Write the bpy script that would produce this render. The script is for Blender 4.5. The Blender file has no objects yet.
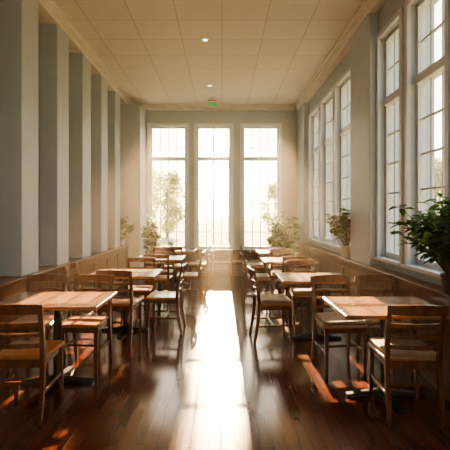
import bpy, bmesh, math, random
from mathutils import Vector, Matrix
random.seed(7)
C = bpy.context.scene.collection

# ---------------------------------------------------------------- materials
def newmat(name):
    m = bpy.data.materials.new(name); m.use_nodes = True
    nt = m.node_tree; b = nt.nodes["Principled BSDF"]
    return m, nt, b

def plain(name, col, rough=0.6, metal=0.0, var=0.06, scale=6.0):
    m, nt, b = newmat(name)
    tc = nt.nodes.new("ShaderNodeTexCoord")
    n = nt.nodes.new("ShaderNodeTexNoise"); n.inputs["Scale"].default_value = scale
    n.inputs["Detail"].default_value = 4
    nt.links.new(tc.outputs["Object"], n.inputs["Vector"])
    r = nt.nodes.new("ShaderNodeValToRGB")
    r.color_ramp.elements[0].position = 0.3; r.color_ramp.elements[1].position = 0.7
    r.color_ramp.elements[0].color = (*[c*(1-var) for c in col], 1)
    r.color_ramp.elements[1].color = (*[min(1, c*(1+var)) for c in col], 1)
    nt.links.new(n.outputs["Fac"], r.inputs["Fac"])
    nt.links.new(r.outputs["Color"], b.inputs["Base Color"])
    b.inputs["Roughness"].default_value = rough
    b.inputs["Metallic"].default_value = metal
    return m

def wood(name, c1, c2, rough=0.35, stretch=(12, 1.2, 12), coat=0.0):
    m, nt, b = newmat(name)
    tc = nt.nodes.new("ShaderNodeTexCoord")
    mp = nt.nodes.new("ShaderNodeMapping"); mp.inputs["Scale"].default_value = stretch
    n = nt.nodes.new("ShaderNodeTexNoise"); n.inputs["Scale"].default_value = 3.0
    n.inputs["Detail"].default_value = 6; n.inputs["Distortion"].default_value = 0.6
    r = nt.nodes.new("ShaderNodeValToRGB")
    r.color_ramp.elements[0].position = 0.32; r.color_ramp.elements[1].position = 0.68
    r.color_ramp.elements[0].color = (*c1, 1); r.color_ramp.elements[1].color = (*c2, 1)
    nt.links.new(tc.outputs["Object"], mp.inputs["Vector"])
    nt.links.new(mp.outputs["Vector"], n.inputs["Vector"])
    nt.links.new(n.outputs["Fac"], r.inputs["Fac"])
    nt.links.new(r.outputs["Color"], b.inputs["Base Color"])
    b.inputs["Roughness"].default_value = rough
    b.inputs["Coat Weight"].default_value = coat
    b.inputs["Coat Roughness"].default_value = 0.12
    return m

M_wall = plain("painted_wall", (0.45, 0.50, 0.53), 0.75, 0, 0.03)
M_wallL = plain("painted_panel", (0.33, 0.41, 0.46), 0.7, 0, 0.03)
M_col = plain("painted_column", (0.48, 0.54, 0.57), 0.55, 0, 0.03)
M_trim = plain("white_trim", (0.74, 0.71, 0.63), 0.4)
M_frame = plain("window_paint", (0.66, 0.69, 0.72), 0.4)
M_chair = wood("chair_wood", (0.085, 0.022, 0.006), (0.19, 0.056, 0.015), 0.27, (10, 10, 1.5), 0.4)
M_seatw = wood("seat_wood", (0.34, 0.12, 0.028), (0.52, 0.20, 0.05), 0.30, (10, 1.4, 10), 0.4)
M_cush = plain("seat_fabric", (0.40, 0.30, 0.21), 0.75, 0, 0.1, 40)
M_table = wood("table_wood", (0.26, 0.115, 0.048), (0.40, 0.19, 0.085), 0.25, (1.2, 12, 12), 0.4)
M_wains = wood("wainscot_wood", (0.085, 0.022, 0.008), (0.17, 0.048, 0.017), 0.33, (4, 4, 4), 0.2)
M_metal = plain("dark_iron", (0.02, 0.02, 0.022), 0.35, 0.7)
M_potw = plain("white_ceramic", (0.6, 0.58, 0.54), 0.3)
M_potd = plain("dark_ceramic", (0.06, 0.045, 0.04), 0.35)
M_soil = plain("soil", (0.03, 0.02, 0.014), 0.95, 0, 0.3, 40)
M_stem = plain("stem", (0.10, 0.09, 0.03), 0.7)
M_grass = plain("grass", (0.26, 0.24, 0.12), 0.9, 0, 0.3, 0.6)
M_bark = plain("bark", (0.26, 0.21, 0.15), 0.9)

def leafmat(name, c1, c2, trans):
    m, nt, b = newmat(name)
    n = nt.nodes.new("ShaderNodeTexNoise"); n.inputs["Scale"].default_value = 5
    tc = nt.nodes.new("ShaderNodeTexCoord")
    nt.links.new(tc.outputs["Object"], n.inputs["Vector"])
    r = nt.nodes.new("ShaderNodeValToRGB")
    r.color_ramp.elements[0].position = 0.35; r.color_ramp.elements[1].position = 0.65
    r.color_ramp.elements[0].color = (*c1, 1); r.color_ramp.elements[1].color = (*c2, 1)
    nt.links.new(n.outputs["Fac"], r.inputs["Fac"])
    nt.links.new(r.outputs["Color"], b.inputs["Base Color"])
    b.inputs["Roughness"].default_value = 0.45
    t = nt.nodes.new("ShaderNodeBsdfTranslucent")
    nt.links.new(r.outputs["Color"], t.inputs["Color"])
    mx = nt.nodes.new("ShaderNodeMixShader"); mx.inputs[0].default_value = trans
    out = nt.nodes["Material Output"]
    nt.links.new(b.outputs[0], mx.inputs[1]); nt.links.new(t.outputs[0], mx.inputs[2])
    nt.links.new(mx.outputs[0], out.inputs["Surface"])
    return m
M_leaf = leafmat("plant_leaf", (0.04, 0.11, 0.015), (0.12, 0.25, 0.04), 0.45)
M_tree_hazy = leafmat("tree_leaf", (0.46, 0.48, 0.18), (0.62, 0.62, 0.28), 0.5)  # outdoor haze put into the pale leaf colour

def glassmat():
    m, nt, b = newmat("window_glass")
    nt.nodes.remove(b)
    t = nt.nodes.new("ShaderNodeBsdfTransparent"); t.inputs[0].default_value = (0.97, 0.98, 0.97, 1)
    g = nt.nodes.new("ShaderNodeBsdfGlossy"); g.inputs["Roughness"].default_value = 0.05
    mx = nt.nodes.new("ShaderNodeMixShader"); mx.inputs[0].default_value = 0.06
    nt.links.new(t.outputs[0], mx.inputs[1]); nt.links.new(g.outputs[0], mx.inputs[2])
    nt.links.new(mx.outputs[0], nt.nodes["Material Output"].inputs["Surface"])
    return m
M_glass = glassmat()

def emis(name, col, s):
    m, nt, b = newmat(name)
    b.inputs["Base Color"].default_value = (*col, 1)
    b.inputs["Emission Color"].default_value = (*col, 1)
    b.inputs["Emission Strength"].default_value = s
    return m
M_lamp = emis("lamp_glow", (1, 0.93, 0.8), 1.2)
M_green = emis("sign_green", (0.04, 0.45, 0.12), 0.25)
M_red = emis("sign_red", (0.7, 0.10, 0.05), 0.2)

def floormat():
    m, nt, b = newmat("floor_planks")
    tc = nt.nodes.new("ShaderNodeTexCoord")
    mp = nt.nodes.new("ShaderNodeMapping"); mp.inputs["Rotation"].default_value = (0, 0, math.pi/2)
    nt.links.new(tc.outputs["Object"], mp.inputs["Vector"])
    br = nt.nodes.new("ShaderNodeTexBrick")
    br.inputs["Scale"].default_value = 1.0
    br.inputs["Brick Width"].default_value = 1.3
    br.inputs["Row Height"].default_value = 0.085
    br.inputs["Mortar Size"].default_value = 0.0016
    br.inputs["Mortar Smooth"].default_value = 0.2
    br.inputs["Color1"].default_value = (0.085, 0.019, 0.010, 1)
    br.inputs["Color2"].default_value = (0.135, 0.034, 0.018, 1)
    br.inputs["Mortar"].default_value = (0.03, 0.010, 0.006, 1)
    br.offset = 0.37
    nt.links.new(mp.outputs["Vector"], br.inputs["Vector"])
    mp2 = nt.nodes.new("ShaderNodeMapping"); mp2.inputs["Scale"].default_value = (30, 1.5, 1)
    nt.links.new(tc.outputs["Object"], mp2.inputs["Vector"])
    n = nt.nodes.new("ShaderNodeTexNoise"); n.inputs["Scale"].default_value = 2; n.inputs["Detail"].default_value = 6
    nt.links.new(mp2.outputs["Vector"], n.inputs["Vector"])
    mix = nt.nodes.new("ShaderNodeMix"); mix.data_type = 'RGBA'; mix.blend_type = 'MULTIPLY'
    mix.inputs["Factor"].default_value = 0.6
    nt.links.new(br.outputs["Color"], mix.inputs["A"])
    r = nt.nodes.new("ShaderNodeValToRGB")
    r.color_ramp.elements[0].color = (0.5, 0.5, 0.5, 1); r.color_ramp.elements[1].color = (1.2, 1.2, 1.2, 1)
    nt.links.new(n.outputs["Fac"], r.inputs["Fac"])
    nt.links.new(r.outputs["Color"], mix.inputs["B"])
    nt.links.new(mix.outputs["Result"], b.inputs["Base Color"])
    mr = nt.nodes.new("ShaderNodeMapRange")
    mr.inputs["To Min"].default_value = 0.12; mr.inputs["To Max"].default_value = 0.21
    nt.links.new(n.outputs["Fac"], mr.inputs["Value"])
    nt.links.new(mr.outputs["Result"], b.inputs["Roughness"])
    bp = nt.nodes.new("ShaderNodeBump"); bp.inputs["Strength"].default_value = 0.15; bp.inputs["Distance"].default_value = 0.002
    bp.invert = True
    nt.links.new(br.outputs["Fac"], bp.inputs["Height"])
    nt.links.new(bp.outputs["Normal"], b.inputs["Normal"])
    return m
M_floor = floormat()

def ceilmat():
    m, nt, b = newmat("ceiling_tiles")
    tc = nt.nodes.new("ShaderNodeTexCoord")
    br = nt.nodes.new("ShaderNodeTexBrick")
    br.offset = 0.0
    br.inputs["Scale"].default_value = 1.0
    br.inputs["Brick Width"].default_value = 0.62
    br.inputs["Row Height"].default_value = 0.62
    br.inputs["Mortar Size"].default_value = 0.008
    br.inputs["Color1"].default_value = (0.70, 0.67, 0.58, 1)
    br.inputs["Color2"].default_value = (0.73, 0.70, 0.61, 1)
    br.inputs["Mortar"].default_value = (0.52, 0.49, 0.42, 1)
    nt.links.new(tc.outputs["Object"], br.inputs["Vector"])
    nt.links.new(br.outputs["Color"], b.inputs["Base Color"])
    b.inputs["Roughness"].default_value = 0.7
    return m
M_ceil = ceilmat()

# ---------------------------------------------------------------- mesh helper
class MB:
    def __init__(s, mats):
        s.bm = bmesh.new(); s.mats = mats
    def faces(s, vs, fs, mi=0, smooth=False):
        bv = [s.bm.verts.new(v) for v in vs]
        for f in fs:
            fc = s.bm.faces.new([bv[i] for i in f]); fc.material_index = mi; fc.smooth = smooth
    def box(s, a, b, mi=0):
        x0, y0, z0 = [min(a[i], b[i]) for i in range(3)]
        x1, y1, z1 = [max(a[i], b[i]) for i in range(3)]
        vs = [(x0,y0,z0),(x1,y0,z0),(x1,y1,z0),(x0,y1,z0),(x0,y0,z1),(x1,y0,z1),(x1,y1,z1),(x0,y1,z1)]
        s.faces(vs, [(0,3,2,1),(4,5,6,7),(0,1,5,4),(1,2,6,5),(2,3,7,6),(3,0,4,7)], mi)
    def strip(s, secs, mi=0):
        """loft a list of quads (each 4 points) into a solid"""
        vs = [p for q in secs for p in q]; fs = [(3,2,1,0)]
        n = len(secs)
        for i in range(n-1):
            a = i*4
            for k in range(4):
                k2 = (k+1) % 4
                fs.append((a+k, a+k2, a+4+k2, a+4+k))
        a = (n-1)*4; fs.append((a, a+1, a+2, a+3))
        s.faces(vs, fs, mi)
    def post(s, pts, mi=0):
        """pts: list of (x,y,z,wx,wy) centres going up"""
        secs = []
        for x, y, z, wx, wy in pts:
            secs.append([(x-wx/2,y-wy/2,z),(x+wx/2,y-wy/2,z),(x+wx/2,y+wy/2,z),(x-wx/2,y+wy/2,z)])
        s.strip(secs, mi)
    def lathe(s, prof, mi=0, n=24, c=(0,0,0), smooth=True):
        vs = []
        for r, z in prof:
            for k in range(n):
                a = 2*math.pi*k/n
                vs.append((c[0]+r*math.cos(a), c[1]+r*math.sin(a), c[2]+z))
        fs = []
        for i in range(len(prof)-1):
            for k in range(n):
                k2 = (k+1) % n
                fs.append((i*n+k, i*n+k2, (i+1)*n+k2, (i+1)*n+k))
        fs.append(tuple(reversed(range(n))))
        fs.append(tuple(range((len(prof)-1)*n, len(prof)*n)))
        s.faces(vs, fs, mi, smooth)
    def tube(s, pts, r0, r1, mi=0, n=6):
        pts = [Vector(p) for p in pts]; vs = []; fs = []
        for i, p in enumerate(pts):
            d = (pts[min(i+1, len(pts)-1)] - pts[max(i-1, 0)]).normalized()
            u = d.orthogonal().normalized(); w = d.cross(u)
            r = r0 + (r1-r0)*i/(len(pts)-1)
            for k in range(n):
                a = 2*math.pi*k/n
                vs.append(p + u*r*math.cos(a) + w*r*math.sin(a))
        for i in range(len(pts)-1):
            for k in range(n):
                k2 = (k+1) % n
                fs.append((i*n+k, i*n+k2, (i+1)*n+k2, (i+1)*n+k))
        s.faces(vs, fs, mi, True)
    def mesh(s, name, bevel=0.0, seg=2):
        if bevel > 0:
            bmesh.ops.recalc_face_normals(s.bm, faces=s.bm.faces[:])
            bmesh.ops.bevel(s.bm, geom=[e for e in s.bm.edges if e.is_manifold and e.calc_face_angle(0) > 0.5],
                            offset=bevel, segments=seg, profile=0.5, affect='EDGES', clamp_overlap=True)
        me = bpy.data.meshes.new(name); s.bm.to_mesh(me); s.bm.free()
        for m in s.mats: me.materials.append(m)
        return me

def obj(name, me, loc=(0,0,0), rz=0, sc=1.0):
    o = bpy.data.objects.new(name, me); C.objects.link(o)
    o.location = loc; o.rotation_euler = (0, 0, rz); o.scale = (sc, sc, sc)
    return o

# ---------------------------------------------------------------- room
XL, XR, Y0, Y1, ZC = -2.45, 1.98, -3.0, 9.9, 4.22
T = 0.25
b = MB([M_floor]); b.box((XL-T, Y0-T, -0.1), (XR+T, Y1+T, 0)); obj("floor", b.mesh("floor"))
b = MB([M_ceil]); b.box((XL-T, Y0-T, ZC), (XR+T, Y1+T, ZC+0.1)); obj("ceiling", b.mesh("ceiling"))
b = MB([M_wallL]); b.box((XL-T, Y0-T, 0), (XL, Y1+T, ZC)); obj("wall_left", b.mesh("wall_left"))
rear_fill_w = [(-1.95, -0.85), (-0.65, 0.45), (0.65, 1.75)]  # unseen rear openings, added to let in skylight and brighten the room
b = MB([M_wall])
b.box((XL, Y0-T, 0), (XR, Y0, 0.66)); b.box((XL, Y0-T, 3.7), (XR, Y0, ZC))
edges = [XL] + [v for w_ in rear_fill_w for v in w_] + [XR]
for i in range(0, len(edges), 2):
    b.box((edges[i], Y0-T, 0.66), (edges[i+1], Y0, 3.7))
obj("wall_rear", b.mesh("wall_rear"))

ZB, ZTOP, ZTR = 0.66, 3.70, 2.90
farw = [(-1.78, -0.89), (-0.62, 0.22), (0.52, 1.41)]
b = MB([M_wall])
b.box((XL, Y1, 0), (XR, Y1+T, ZB)); b.box((XL, Y1, ZTOP), (XR, Y1+T, ZC))
edges = [XL] + [v for w in farw for v in w] + [XR]
for i in range(0, len(edges), 2):
    b.box((edges[i], Y1, ZB), (edges[i+1], Y1+T, ZTOP))
obj("wall_far", b.mesh("wall_far"))

ZBR = 0.98
rw = [(-2.7,-2.0),(-1.8,-1.1),(-0.9,-0.2),(0.0,0.7),(1.7,2.4),(2.6,3.3),(3.5,4.2),(4.4,5.0),(6.0,6.88),(7.05,7.9),(8.07,8.92)]
b = MB([M_wall])
b.box((XR, Y0-T, 0), (XR+T, Y1+T, ZBR)); b.box((XR, Y0-T, ZTOP), (XR+T, Y1+T, ZC))
edges = [Y0-T] + [v for w in rw for v in w] + [Y1+T]
for i in range(0, len(edges), 2):
    b.box((XR, edges[i], ZBR), (XR+T, edges[i+1], ZTOP))
obj("wall_right", b.mesh("wall_right"))

wn = [0]
def window(u0, u1, z0, z1, zt, f, cols, rt, rb, cas=0.07):
    wn[0] += 1
    b = MB([M_frame, M_glass])
    def bx(ua, ub, wa, wb, za, zb, mi=0): b.box(f(ua, wa, za), f(ub, wb, zb), mi)
    # interior casing
    bx(u0-cas, u0, -0.035, 0, z0-0.0, z1+cas); bx(u1, u1+cas, -0.035, 0, z0-0.0, z1+cas)
    bx(u0, u1, -0.035, 0, z1, z1+cas)
    bx(u0-cas-0.02, u1+cas+0.02, -0.07, 0.0, z0-0.035, z0)   # stool
    # frame
    fr = 0.04
    e = 0.0
    bx(u0+e, u0+fr, 0.06, 0.14, z0, z1); bx(u1-fr, u1-e, 0.06, 0.14, z0, z1)
    bx(u0+fr, u1-fr, 0.06, 0.14, z0, z0+fr+0.02); bx(u0+fr, u1-fr, 0.06, 0.14, z1-fr, z1)
    bx(u0+fr, u1-fr, 0.03, 0.15, zt-0.045, zt+0.045)
    def grid(za, zb, rows):
        for i in range(1, cols):
            u = u0+fr + (u1-u0-2*fr)*i/cols
            bx(u-0.010, u+0.010, 0.085, 0.115, za, zb)
        for j in range(1, rows):
            z = za + (zb-za)*j/rows
            bx(u0+fr, u1-fr, 0.087, 0.113, z-0.010, z+0.010)
    grid(zt+0.045, z1-fr, rt); grid(z0+fr+0.02, zt-0.045, rb)
    bx(u0+fr, u1-fr, 0.098, 0.102, z0+fr+0.02, zt-0.045, 1); bx(u0+fr, u1-fr, 0.098, 0.102, zt+0.045, z1-fr, 1)
    obj("window_%d" % wn[0], b.mesh("window"))
for u0, u1 in farw:
    window(u0, u1, ZB, ZTOP, ZTR, lambda u, w, z: (u, Y1+w, z), 4, 3, 6)
for u0, u1 in rw:
    window(u0, u1, ZBR, ZTOP, ZTR, lambda u, w, z: (XR+w, u, z), 3, 2, 5, 0.06)
for u0, u1 in rear_fill_w:  # added windows behind the camera, for fill light
    window(u0, u1, ZB, ZTOP, ZTR, lambda u, w, z: (u, Y0-w, z), 4, 2, 5, 0.06)

# pilasters and the far corner pier
tn = [3]
def column(x0, x1, y0, y1, z0=0.82, z1=4.06):
    tn[0] += 1; name = "trim_%d" % tn[0]
    b = MB([M_col])
    b.box((x0, y0, z0), (x1, y1, z1))
    return obj(name, b.mesh(name, 0.008, 1))
for y in (-0.4, 0.5, 1.45, 2.45, 3.42, 4.40, 5.35, 6.32, 7.30, 8.25):
    column(XL, -2.20, y, y+0.40)
column(XL, -1.88, 9.2, Y1, 0.0)
column(1.86, XR, 5.05, 5.8, 0.86)
column(1.86, XR, 0.80, 1.58, 0.86)
column(1.86, XR, 9.1, Y1, 0.86)
# crown: entablature + stepped cornice
def crown(name, segs):
    b = MB([M_trim])
    for a, c in segs: b.box(a, c)
    obj(name, b.mesh(name, 0.01, 2))
crown("trim_1", [((XL, Y0, 4.06), (-2.19, Y1, 4.22)), ((-2.19, Y0, 4.12), (-2.165, Y1, 4.22)), ((-2.165, Y0, 4.17), (-2.13, Y1, 4.22))])
crown("trim_2", [((XR, Y0, 4.06), (1.85, Y1, 4.22)), ((1.85, Y0, 4.12), (1.825, Y1, 4.22)), ((1.825, Y0, 4.17), (1.79, Y1, 4.22))])
crown("trim_3", [((-2.13, Y1, 4.08), (1.79, Y1-0.05, 4.22)), ((-2.13, Y1-0.05, 4.14), (1.79, Y1-0.09, 4.22))])
# wainscot
def wains_side(name, xw, xf, zt, ya, yb):
    sgn = 1 if xf > xw else -1
    b = MB([M_wains])
    b.box((xw, ya, 0), (xf, yb, zt-0.03)); b.box((xw, ya, zt-0.03), (xf+sgn*0.025, yb, zt))
    b.box((xf, ya, 0), (xf+sgn*0.012, yb, 0.12))
    b.box((xf, ya, zt-0.13), (xf+sgn*0.012, yb, zt-0.03))
    y = ya
    while y < yb:
        b.box((xf, y, 0.12), (xf+sgn*0.012, min(y+0.09, yb), zt-0.13)); y += 0.75
    obj(name, b.mesh(name, 0.004, 1))
wains_side("baseboard_left", XL, -2.16, 0.82, Y0, 9.2)
wains_side("baseboard_right", XR, 1.83, 0.86, Y0, Y1)
b = MB([M_wains])
b.box((-1.88, Y1, 0), (1.80, Y1-0.05, 0.58)); b.box((-1.88, Y1, 0.58), (1.80, Y1-0.08, 0.62))
b.box((-1.88, Y1-0.05, 0), (1.80, Y1-0.065, 0.11)); b.box((-1.88, Y1-0.05, 0.5), (1.80, Y1-0.065, 0.58))
x = -1.88
while x < 1.7:
    b.box((x, Y1-0.05, 0.11), (x+0.08, Y1-0.065, 0.5)); x += 0.6
obj("baseboard_far", b.mesh("baseboard_far", 0.004, 1))

# ---------------------------------------------------------------- chair
def make_chair(cushion, backh=0.87):
    b = MB([M_chair, M_seatw, M_cush])
    ks = (backh-0.47)/0.40
    for sx in (-1, 1):
        b.post([(sx*0.185,-0.235,0,0.028,0.032),(sx*0.185,-0.195,0.25,0.032,0.036),(sx*0.185,-0.18,0.44,0.034,0.040),
                (sx*0.187,-0.195,0.47+0.15*ks,0.032,0.034),(sx*0.19,-0.235,0.47+0.34*ks,0.030,0.028),(sx*0.19,-0.25,backh-0.01,0.028,0.024)])
        b.post([(sx*0.185,0.195,0,0.024,0.024),(sx*0.182,0.18,0.30,0.034,0.034),(sx*0.182,0.175,0.435,0.038,0.038)])
        b.box((sx*0.175-0.010,-0.18,0.385),(sx*0.175+0.010,0.175,0.437))
        b.box((sx*0.183-0.009,-0.205,0.19),(sx*0.183+0.009,0.18,0.215))
    b.box((-0.18,0.165,0.385),(0.18,0.185,0.437)); b.box((-0.18,-0.185,0.385),(0.18,-0.165,0.437))
    b.box((-0.18,-0.02,0.193),(0.18,-0.0,0.213))
    # seat: rounded trapezoid slab
    def slab(z0, z1, ins, mi):
        n = 9; pts = []
        def corner(cx, cy, r, a0):
            for i in range(5):
                a = a0 + math.pi/2*i/4
                pts.append((cx+r*math.cos(a), cy+r*math.sin(a)))
        wf, wb = 0.215-ins, 0.195-ins; yf, yb = 0.215-ins, -0.165+ins*0.5
        r = 0.045
        corner(wf-r, yf-r, r, 0); corner(-wf+r, yf-r, r, math.pi/2)
        corner(-wb+0.015, yb+0.015, 0.015, math.pi); corner(wb-0.015, yb+0.015, 0.015, 1.5*math.pi)
        m = len(pts)
        lev = [(z0, 0.97), (z0+(z1-z0)*0.35, 1.0), (z0+(z1-z0)*0.75, 0.99), (z1, 0.94)]
        vs = [(x*k, 0.02+(y-0.02)*k, z) for z, k in lev for x, y in pts]
        fs = [tuple(reversed(range(m))), tuple(range(3*m, 4*m))]
        for l in range(3):
            for i in range(m):
                j = (i+1) % m
                fs.append((l*m+i, l*m+j, (l+1)*m+j, (l+1)*m+i))
        b.faces(vs, fs, mi)
    slab(0.437, 0.465, 0.0, 1)
    if cushion: slab(0.465, 0.502, 0.008, 2)
    # curved slats
    def slat(z, h, dy, th=0.016):
        secs = []
        for i in range(9):
            t = i/8; x = -0.178 + 0.356*t
            y = dy - 0.028*(1-(2*t-1)**2)
            hh = h
            secs.append([(x,y-th/2,z-hh/2),(x,y+th/2,z-hh/2),(x,y+th/2,z+hh/2),(x,y-th/2,z+hh/2)])
        b.strip(secs, 0)
    def yb(z):
        t = (z-0.47)/ks/0.4
        return -0.182 - 0.02*t - 0.05*t*t
    top = backh
    # crest rail, full width
    secs = []
    for i in range(11):
        t = i/10; x = -0.21+0.42*t
        y = -0.248 - 0.025*(1-(2*t-1)**2); e = 0.010*(2*t-1)**2
        secs.append([(x,y-0.011,top-0.075),(x,y+0.011,top-0.075),(x,y+0.009,top-e),(x,y-0.013,top-e)])
    b.strip(secs, 0)
    for k in (0.20, 0.40, 0.60):
        z = 0.47+(top-0.47)*k
        slat(z, 0.030 if k < 0.6 else 0.034, yb(z))
    return b.mesh("chair", 0.0035, 2)
ch_w = make_chair(False); ch_c = make_chair(True); ch_low = make_chair(False, 0.72)

def make_table(w, d):
    b = MB([M_table, M_metal])
    b.box((-w/2,-d/2,0.722),(w/2,d/2,0.752),0)
    me0 = b.mesh("tt", 0.006, 2)
    b = MB([M_table, M_metal])
    b.bm.from_mesh(me0)
    b.lathe([(0.11,0.708),(0.11,0.722)],1)
    b.box((-w/2+0.12,-0.025,0.69),(w/2-0.12,0.025,0.7215),1)
    b.box((-0.025,-d/2+0.1,0.69),(0.025,d/2-0.1,0.7215),1)
    b.lathe([(0.065,0.03),(0.055,0.055),(0.036,0.08),(0.036,0.66),(0.05,0.69)],1)
    L = 0.30
    for k in range(4):
        a = k*math.pi/2
        secs = []
        for t in range(6):
            u = t/5; r = 0.02+L*u; hw = 0.045-0.012*u; zt = 0.055-0.030*u; zb = 0.012 if t < 4 else 0.0
            cx, cy = math.cos(a), math.sin(a)
            secs.append([(cx*r-cy*(-hw), cy*r+cx*(-hw), zb),(cx*r-cy*hw, cy*r+cx*hw, zb),
                         (cx*r-cy*hw*0.75, cy*r+cx*hw*0.75, zt),(cx*r+cy*hw*0.75, cy*r-cx*hw*0.75, zt)])
        b.strip(secs, 1)
    return b.mesh("table")
tb = make_table(0.86, 0.70); tb_w = make_table(0.90, 0.66)

R = math.pi
def chair(x, y, deg=0, me=None, sc=1.0):
    obj("dining_chair", me or ch_w, (x, y, 0), math.radians(deg), sc)
def table(x, y, me=None):
    obj("dining_table", me or tb, (x, y, 0))
# right row
table(1.35, 3.32)
chair(1.39, 3.07, -3, ch_c); chair(1.15, 3.95, 184, ch_c); chair(1.605, 3.97, 179, ch_c)
table(1.12, 4.85); chair(0.60, 4.86, -86, ch_c); chair(1.12, 5.38, 180, ch_c)
table(1.10, 6.70); chair(1.12, 6.35, 2, ch_c); chair(0.58, 6.68, -90, ch_c); chair(1.08, 7.15, 178, ch_c)
table(1.15, 8.22); chair(1.15, 7.88, 0, ch_c); chair(0.64, 8.22, -92, ch_c)
# left row
table(-1.47, 3.58, tb_w); chair(-1.50, 3.10, 2); chair(-1.36, 3.97, 177); chair(-1.85, 4.0, 181)
table(-1.25, 5.20); chair(-1.22, 4.83, -4); chair(-0.74, 5.22, 88); chair(-1.2, 5.72, 180); chair(-1.72, 5.2, -90)
table(-1.10, 7.05); chair(-1.06, 6.70, 0); chair(-0.58, 7.05, 90); chair(-1.12, 7.5, 180)
table(-1.00, 8.62); chair(-1.00, 8.28, 0); chair(-0.50, 8.62, 90)
# low chairs in front of the far window
for x in (-0.42, 0.0, 0.42, 0.84): chair(x, 9.42, 180, ch_low, 0.92)

# ---------------------------------------------------------------- plants
def leaf(b, p, d, L, W, mi, up=Vector((0,0,1))):
    d = d.normalized(); s = d.cross(up)
    if s.length < 0.1: s = d.orthogonal()
    s.normalize(); n = s.cross(d)
    s = (s + n*random.uniform(-.5, .5)).normalized(); n = s.cross(d)
    rows = [(0, .08), (.25, .8), (.55, 1), (.8, .6), (1, .04)]
    vs = []
    for t, w in rows:
        c = p + d*L*t - up*(L*0.35*t*t)
        vs += [c - s*W*w/2 + n*W*0.12*w, c, c + s*W*w/2 + n*W*0.12*w]
    fs = []
    for i in range(4):
        a = i*3
        fs += [(a, a+1, a+4, a+3), (a+1, a+2, a+5, a+4)]
    b.faces(vs, fs, mi, True)

def plant(name, loc, pot_r, pot_h, h, rad, nst, L, W, pot, xmax=None, xmin=None, ymax=None, ymin=None, bare=0.25):
    b = MB([pot, M_soil, M_stem, M_leaf])
    b.lathe([(pot_r*0.72, 0), (pot_r*0.76, 0.01), (pot_r*0.95, pot_h*0.85), (pot_r*1.05, pot_h*0.87), (pot_r*1.05, pot_h),
             (pot_r*0.93, pot_h), (pot_r*0.9, pot_h*0.9)], 0, 28)
    b.lathe([(pot_r*0.90, pot_h*0.88), (pot_r*0.90, pot_h*0.92)], 1, 28)
    def ok(p):
        q = p + Vector(loc)
        return not ((xmax and q.x > xmax) or (xmin and q.x < xmin) or (ymax and q.y > ymax) or (ymin and q.y < ymin))
    for i in range(nst):
        a = random.uniform(0, 2*math.pi); rr = rad*math.sqrt(random.random())
        hh = pot_h + (h-pot_h)*random.uniform(0.35, 1.0)*(1-0.25*(rr/rad)**2)
        end = Vector((rr*math.cos(a), rr*math.sin(a), hh))
        st = Vector((0.3*pot_r*math.cos(a), 0.3*pot_r*math.sin(a), pot_h*0.9))
        pts = []
        for t in (0, .25, .5, .75, 1):
            p = st.lerp(end, t); p.z += 0.15*(h-pot_h)*math.sin(t*math.pi)*0.6
            q = p + Vector(loc)
            if xmax and q.x > xmax: p.x = xmax-loc[0]
            if xmin and q.x < xmin: p.x = xmin-loc[0]
            if ymax and q.y > ymax: p.y = ymax-loc[1]
            if ymin and q.y < ymin: p.y = ymin-loc[1]
            pts.append(p)
        b.tube(pts, 0.005, 0.002, 2, 5)
        for j in range(12):
            t = bare + (1-bare)*random.random()
            k = min(int(t*4), 3); p = pts[k].lerp(pts[k+1], t*4-k)
            for tr in range(6):
                aa = random.uniform(0, 2*math.pi)
                d = Vector((math.cos(aa), math.sin(aa), random.uniform(-.2, .9))).normalized()
                l = L*random.uniform(.7, 1.2)
                if ok(p+d*l): leaf(b, p, d, l, W*random.uniform(.8, 1.1), 3); break
    obj(name, b.mesh(name), loc)
plant("potted_plant", (1.865, 3.24, 0.86), 0.085, 0.16, 0.88, 0.46, 90, 0.12, 0.055, M_potd, xmax=1.93, ymax=3.8)
plant("potted_plant", (1.88, 6.05, 0.86), 0.085, 0.18, 0.80, 0.31, 62, 0.11, 0.05, M_potw, xmax=1.94, ymin=5.84)
plant("potted_plant", (1.40, 9.22, 0.0), 0.17, 0.42, 1.62, 0.46, 100, 0.16, 0.065, M_potd, xmax=1.80, ymax=9.75, bare=0.5)
plant("potted_plant", (-2.24, 8.92, 0.82), 0.075, 0.14, 0.70, 0.29, 50, 0.12, 0.05, M_potw, xmin=-2.42, ymin=8.69, ymax=9.18)
plant("potted_plant", (-1.66, 9.30, 0.0), 0.12, 0.36, 1.54, 0.22, 56, 0.14, 0.055, M_potd, xmin=-1.85, ymax=9.75, bare=0.55)
plant("potted_plant", (-1.10, 8.68, 0.752), 0.04, 0.07, 0.22, 0.09, 14, 0.06, 0.025, M_potw)

# ---------------------------------------------------------------- ceiling fittings
for (x, y) in [(-0.26, 6.2), (-0.26, 8.4), (-0.26, 4.9), (-0.26, 2.5)]:
    b = MB([M_trim, M_lamp])
    b.lathe([(0.04, -0.004), (0.055, -0.012), (0.068, -0.010), (0.072, 0.0)], 0, 28)
    b.lathe([(0.035, -0.013), (0.037, -0.006)], 1, 28)
    obj("recessed_downlight", b.mesh("downlight"), (x, y, ZC))
b = MB([M_trim, M_green, M_red])
b.box((-0.012, -0.012, 0), (0.012, 0.012, 0.06)); b.box((-0.10, -0.025, -0.18), (0.10, 0.025, 0.0))
b.box((-0.09, -0.029, -0.165), (0.09, -0.025, -0.065), 1)
b.box((-0.09, -0.029, -0.055), (0.09, -0.025, -0.015), 2)
obj("exit_sign", b.mesh("exit_sign", 0.003, 1), (-0.22, 9.2, ZC-0.06))

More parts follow.
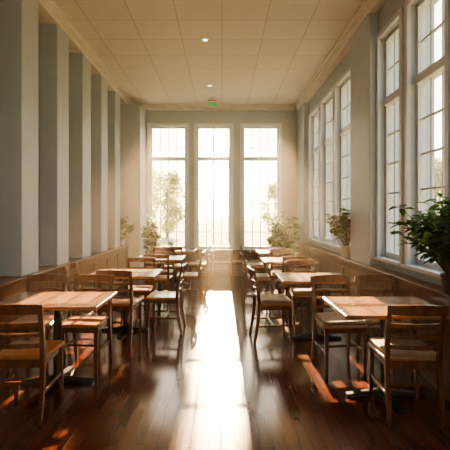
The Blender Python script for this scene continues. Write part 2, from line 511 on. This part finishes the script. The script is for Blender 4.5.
# ---------------------------------------------------------------- outside
b = MB([M_grass]); b.box((-80, -60, -0.6), (80, 140, -0.5)); obj("ground", b.mesh("ground"))
def tree_mesh(seed):
    random.seed(seed)
    b = MB([M_bark, M_tree_hazy])
    b.tube([(0,0,0),(0.05,0,1.2),(-0.05,0.05,2.4),(0.05,0,4.2)], 0.16, 0.05, 0, 8)
    cl = []
    for i in range(46):
        a = random.uniform(0, 6.28); z = random.uniform(0.9, 5.6); r = 1.9*math.sin((z-0.2)/5.9*math.pi)*math.sqrt(random.random())
        c = Vector((r*math.cos(a), r*math.sin(a), z)); cl.append(c)
        b.tube([(0,0,max(0.8, z-1.2)), c*0.6+Vector((0,0,z*0.35)), c], 0.04, 0.01, 0, 5)
    for c in cl:
        for k in range(110):
            v = Vector((random.gauss(0,1), random.gauss(0,1), random.gauss(0,1))).normalized()*0.66*random.random()**0.4
            d = Vector((random.gauss(0,1), random.gauss(0,1), random.gauss(0,.6)))
            leaf(b, c+v, d, 0.24, 0.15, 1)
    return b.mesh("tree")
t1, t2 = tree_mesh(1), tree_mesh(5)
for i, (x, y, s) in enumerate([(-5.2, 24, .95), (-7.5, 27, 1.1), (-4.9, 36, 1.0), (5.4, 28, .85), (7.0, 30, 1.0), (5.6, 42, .9), (9.5, 24, 1.1),
        (8.5, 16, .7), (11, 19, .8), (7.5, 10.5, .55), (10, 13, .75), (13, 15, .9), (9.0, 6.5, .6), (-10.5, 33, 1.2), (12, 30, 1.1), (14, 8, .9)]):
    obj("tree", (t1, t2)[i % 2], (x, y, -0.5), i*1.3, s)
# poplars added to narrow the sun streak, crowns above the view
def sun_mask_poplar(x, y, hw):
    b = MB([M_bark, M_tree_hazy])
    b.tube([(0,0,0),(0.02,0,4),(-0.02,0,9),(0,0,13)], 0.05, 0.02, 0, 8)
    for k in range(4200):
        z = random.uniform(8.6, 13.2)
        r = hw*(1-0.25*abs(z-10.8)/2.5)
        a = random.uniform(0, 6.28); rr = r*math.sqrt(random.random())
        leaf(b, Vector((rr*math.cos(a), rr*math.sin(a), z)), Vector((random.gauss(0,1), random.gauss(0,1), random.gauss(0,1))), 0.16, 0.11, 1)
    obj("tree", b.mesh("poplar"), (x, y, -0.5))
sun_mask_poplar(-0.66, 30, 0.37); sun_mask_poplar(0.50, 30, 0.34)

# ---------------------------------------------------------------- light
EL = math.radians(20); AZ = 0.0
sd = Vector((math.sin(AZ)*math.cos(EL), math.cos(AZ)*math.cos(EL), math.sin(EL)))
L = bpy.data.lights.new("sun", 'SUN'); L.energy = 32; L.angle = math.radians(0.35); L.color = (1, 0.66, 0.34)
o = bpy.data.objects.new("sun", L); C.objects.link(o); o.location = (0, 30, 10)
o.rotation_euler = sd.to_track_quat('Z', 'Y').to_euler()

w = bpy.data.worlds.new("hazy_sky"); bpy.context.scene.world = w; w.use_nodes = True
nt = w.node_tree; nt.nodes.clear()
out = nt.nodes.new("ShaderNodeOutputWorld"); bg = nt.nodes.new("ShaderNodeBackground")
tc = nt.nodes.new("ShaderNodeTexCoord")
nrm = nt.nodes.new("ShaderNodeVectorMath"); nrm.operation = 'NORMALIZE'
nt.links.new(tc.outputs["Generated"], nrm.inputs[0])
sep = nt.nodes.new("ShaderNodeSeparateXYZ"); nt.links.new(nrm.outputs[0], sep.inputs[0])
ramp = nt.nodes.new("ShaderNodeValToRGB")
ramp.color_ramp.elements[0].position = 0.0; ramp.color_ramp.elements[0].color = (1.0, 0.84, 0.60, 1)
ramp.color_ramp.elements[1].position = 0.6; ramp.color_ramp.elements[1].color = (0.64, 0.77, 0.92, 1)
e = ramp.color_ramp.elements.new(0.2); e.color = (0.88, 0.87, 0.80, 1)
nt.links.new(sep.outputs["Z"], ramp.inputs["Fac"])
dot = nt.nodes.new("ShaderNodeVectorMath"); dot.operation = 'DOT_PRODUCT'
gd = Vector((0, math.cos(math.radians(6)), math.sin(math.radians(6))))
nt.links.new(nrm.outputs[0], dot.inputs[0]); dot.inputs[1].default_value = gd
mx0 = nt.nodes.new("ShaderNodeMath"); mx0.operation = 'MAXIMUM'; mx0.inputs[1].default_value = 0
nt.links.new(dot.outputs["Value"], mx0.inputs[0])
def powglow(p, col, s):
    m = nt.nodes.new("ShaderNodeMath"); m.operation = 'POWER'; m.inputs[1].default_value = p
    nt.links.new(mx0.outputs[0], m.inputs[0])
    v = nt.nodes.new("ShaderNodeVectorMath"); v.operation = 'SCALE'
    v.inputs[0].default_value = (col[0]*s, col[1]*s, col[2]*s)
    nt.links.new(m.outputs[0], v.inputs["Scale"]); return v
mrg = nt.nodes.new("ShaderNodeMapRange")   # sky is dimmer away from the sun
mrg.inputs["From Min"].default_value = -1; mrg.inputs["From Max"].default_value = 0.6
mrg.inputs["To Min"].default_value = 0.75; mrg.inputs["To Max"].default_value = 2.6
nt.links.new(sep.outputs["Y"], mrg.inputs["Value"])
sc = nt.nodes.new("ShaderNodeVectorMath"); sc.operation = 'SCALE'
nt.links.new(mrg.outputs["Result"], sc.inputs["Scale"])
nt.links.new(ramp.outputs["Color"], sc.inputs[0])
cur = sc
for p, col, s in ((10, (1, .74, .38), 4.0), (90, (1, .76, .38), 10.0), (900, (1, .82, .48), 34.0)):
    g = powglow(p, col, s)
    a = nt.nodes.new("ShaderNodeVectorMath"); a.operation = 'ADD'
    nt.links.new(cur.outputs[0], a.inputs[0]); nt.links.new(g.outputs[0], a.inputs[1]); cur = a
nt.links.new(cur.outputs[0], bg.inputs["Color"]); bg.inputs["Strength"].default_value = 1.0
nt.links.new(bg.outputs[0], out.inputs["Surface"])

# hazy air in the room (real scattering volume filling the room)
hm = bpy.data.materials.new("hazy_air"); hm.use_nodes = True
hn = hm.node_tree; hn.nodes.clear()
ho = hn.nodes.new("ShaderNodeOutputMaterial"); hv = hn.nodes.new("ShaderNodeVolumeScatter")
hv.inputs["Color"].default_value = (1, 0.90, 0.74, 1); hv.inputs["Density"].default_value = 0.008
hv.inputs["Anisotropy"].default_value = 0.8
hn.links.new(hv.outputs[0], ho.inputs["Volume"])
b = MB([hm]); b.box((XL+0.001, Y0+0.001, 0.001), (XR-0.001, Y1-0.001, ZC-0.001)); obj("hazy_air", b.mesh("hazy_air"))

# ---------------------------------------------------------------- camera
cam = bpy.data.cameras.new("camera"); co = bpy.data.objects.new("camera", cam); C.objects.link(co)
cam.sensor_width = 36; cam.lens = 32.0
cam.shift_x = 3/450; cam.shift_y = -10/450
co.location = (0, 0, 1.5); co.rotation_euler = (math.pi/2, 0, 0)
bpy.context.scene.camera = co
vs = bpy.context.scene.view_settings
vs.view_transform = 'AgX'; vs.look = 'AgX - Medium High Contrast'; vs.exposure = 1.2
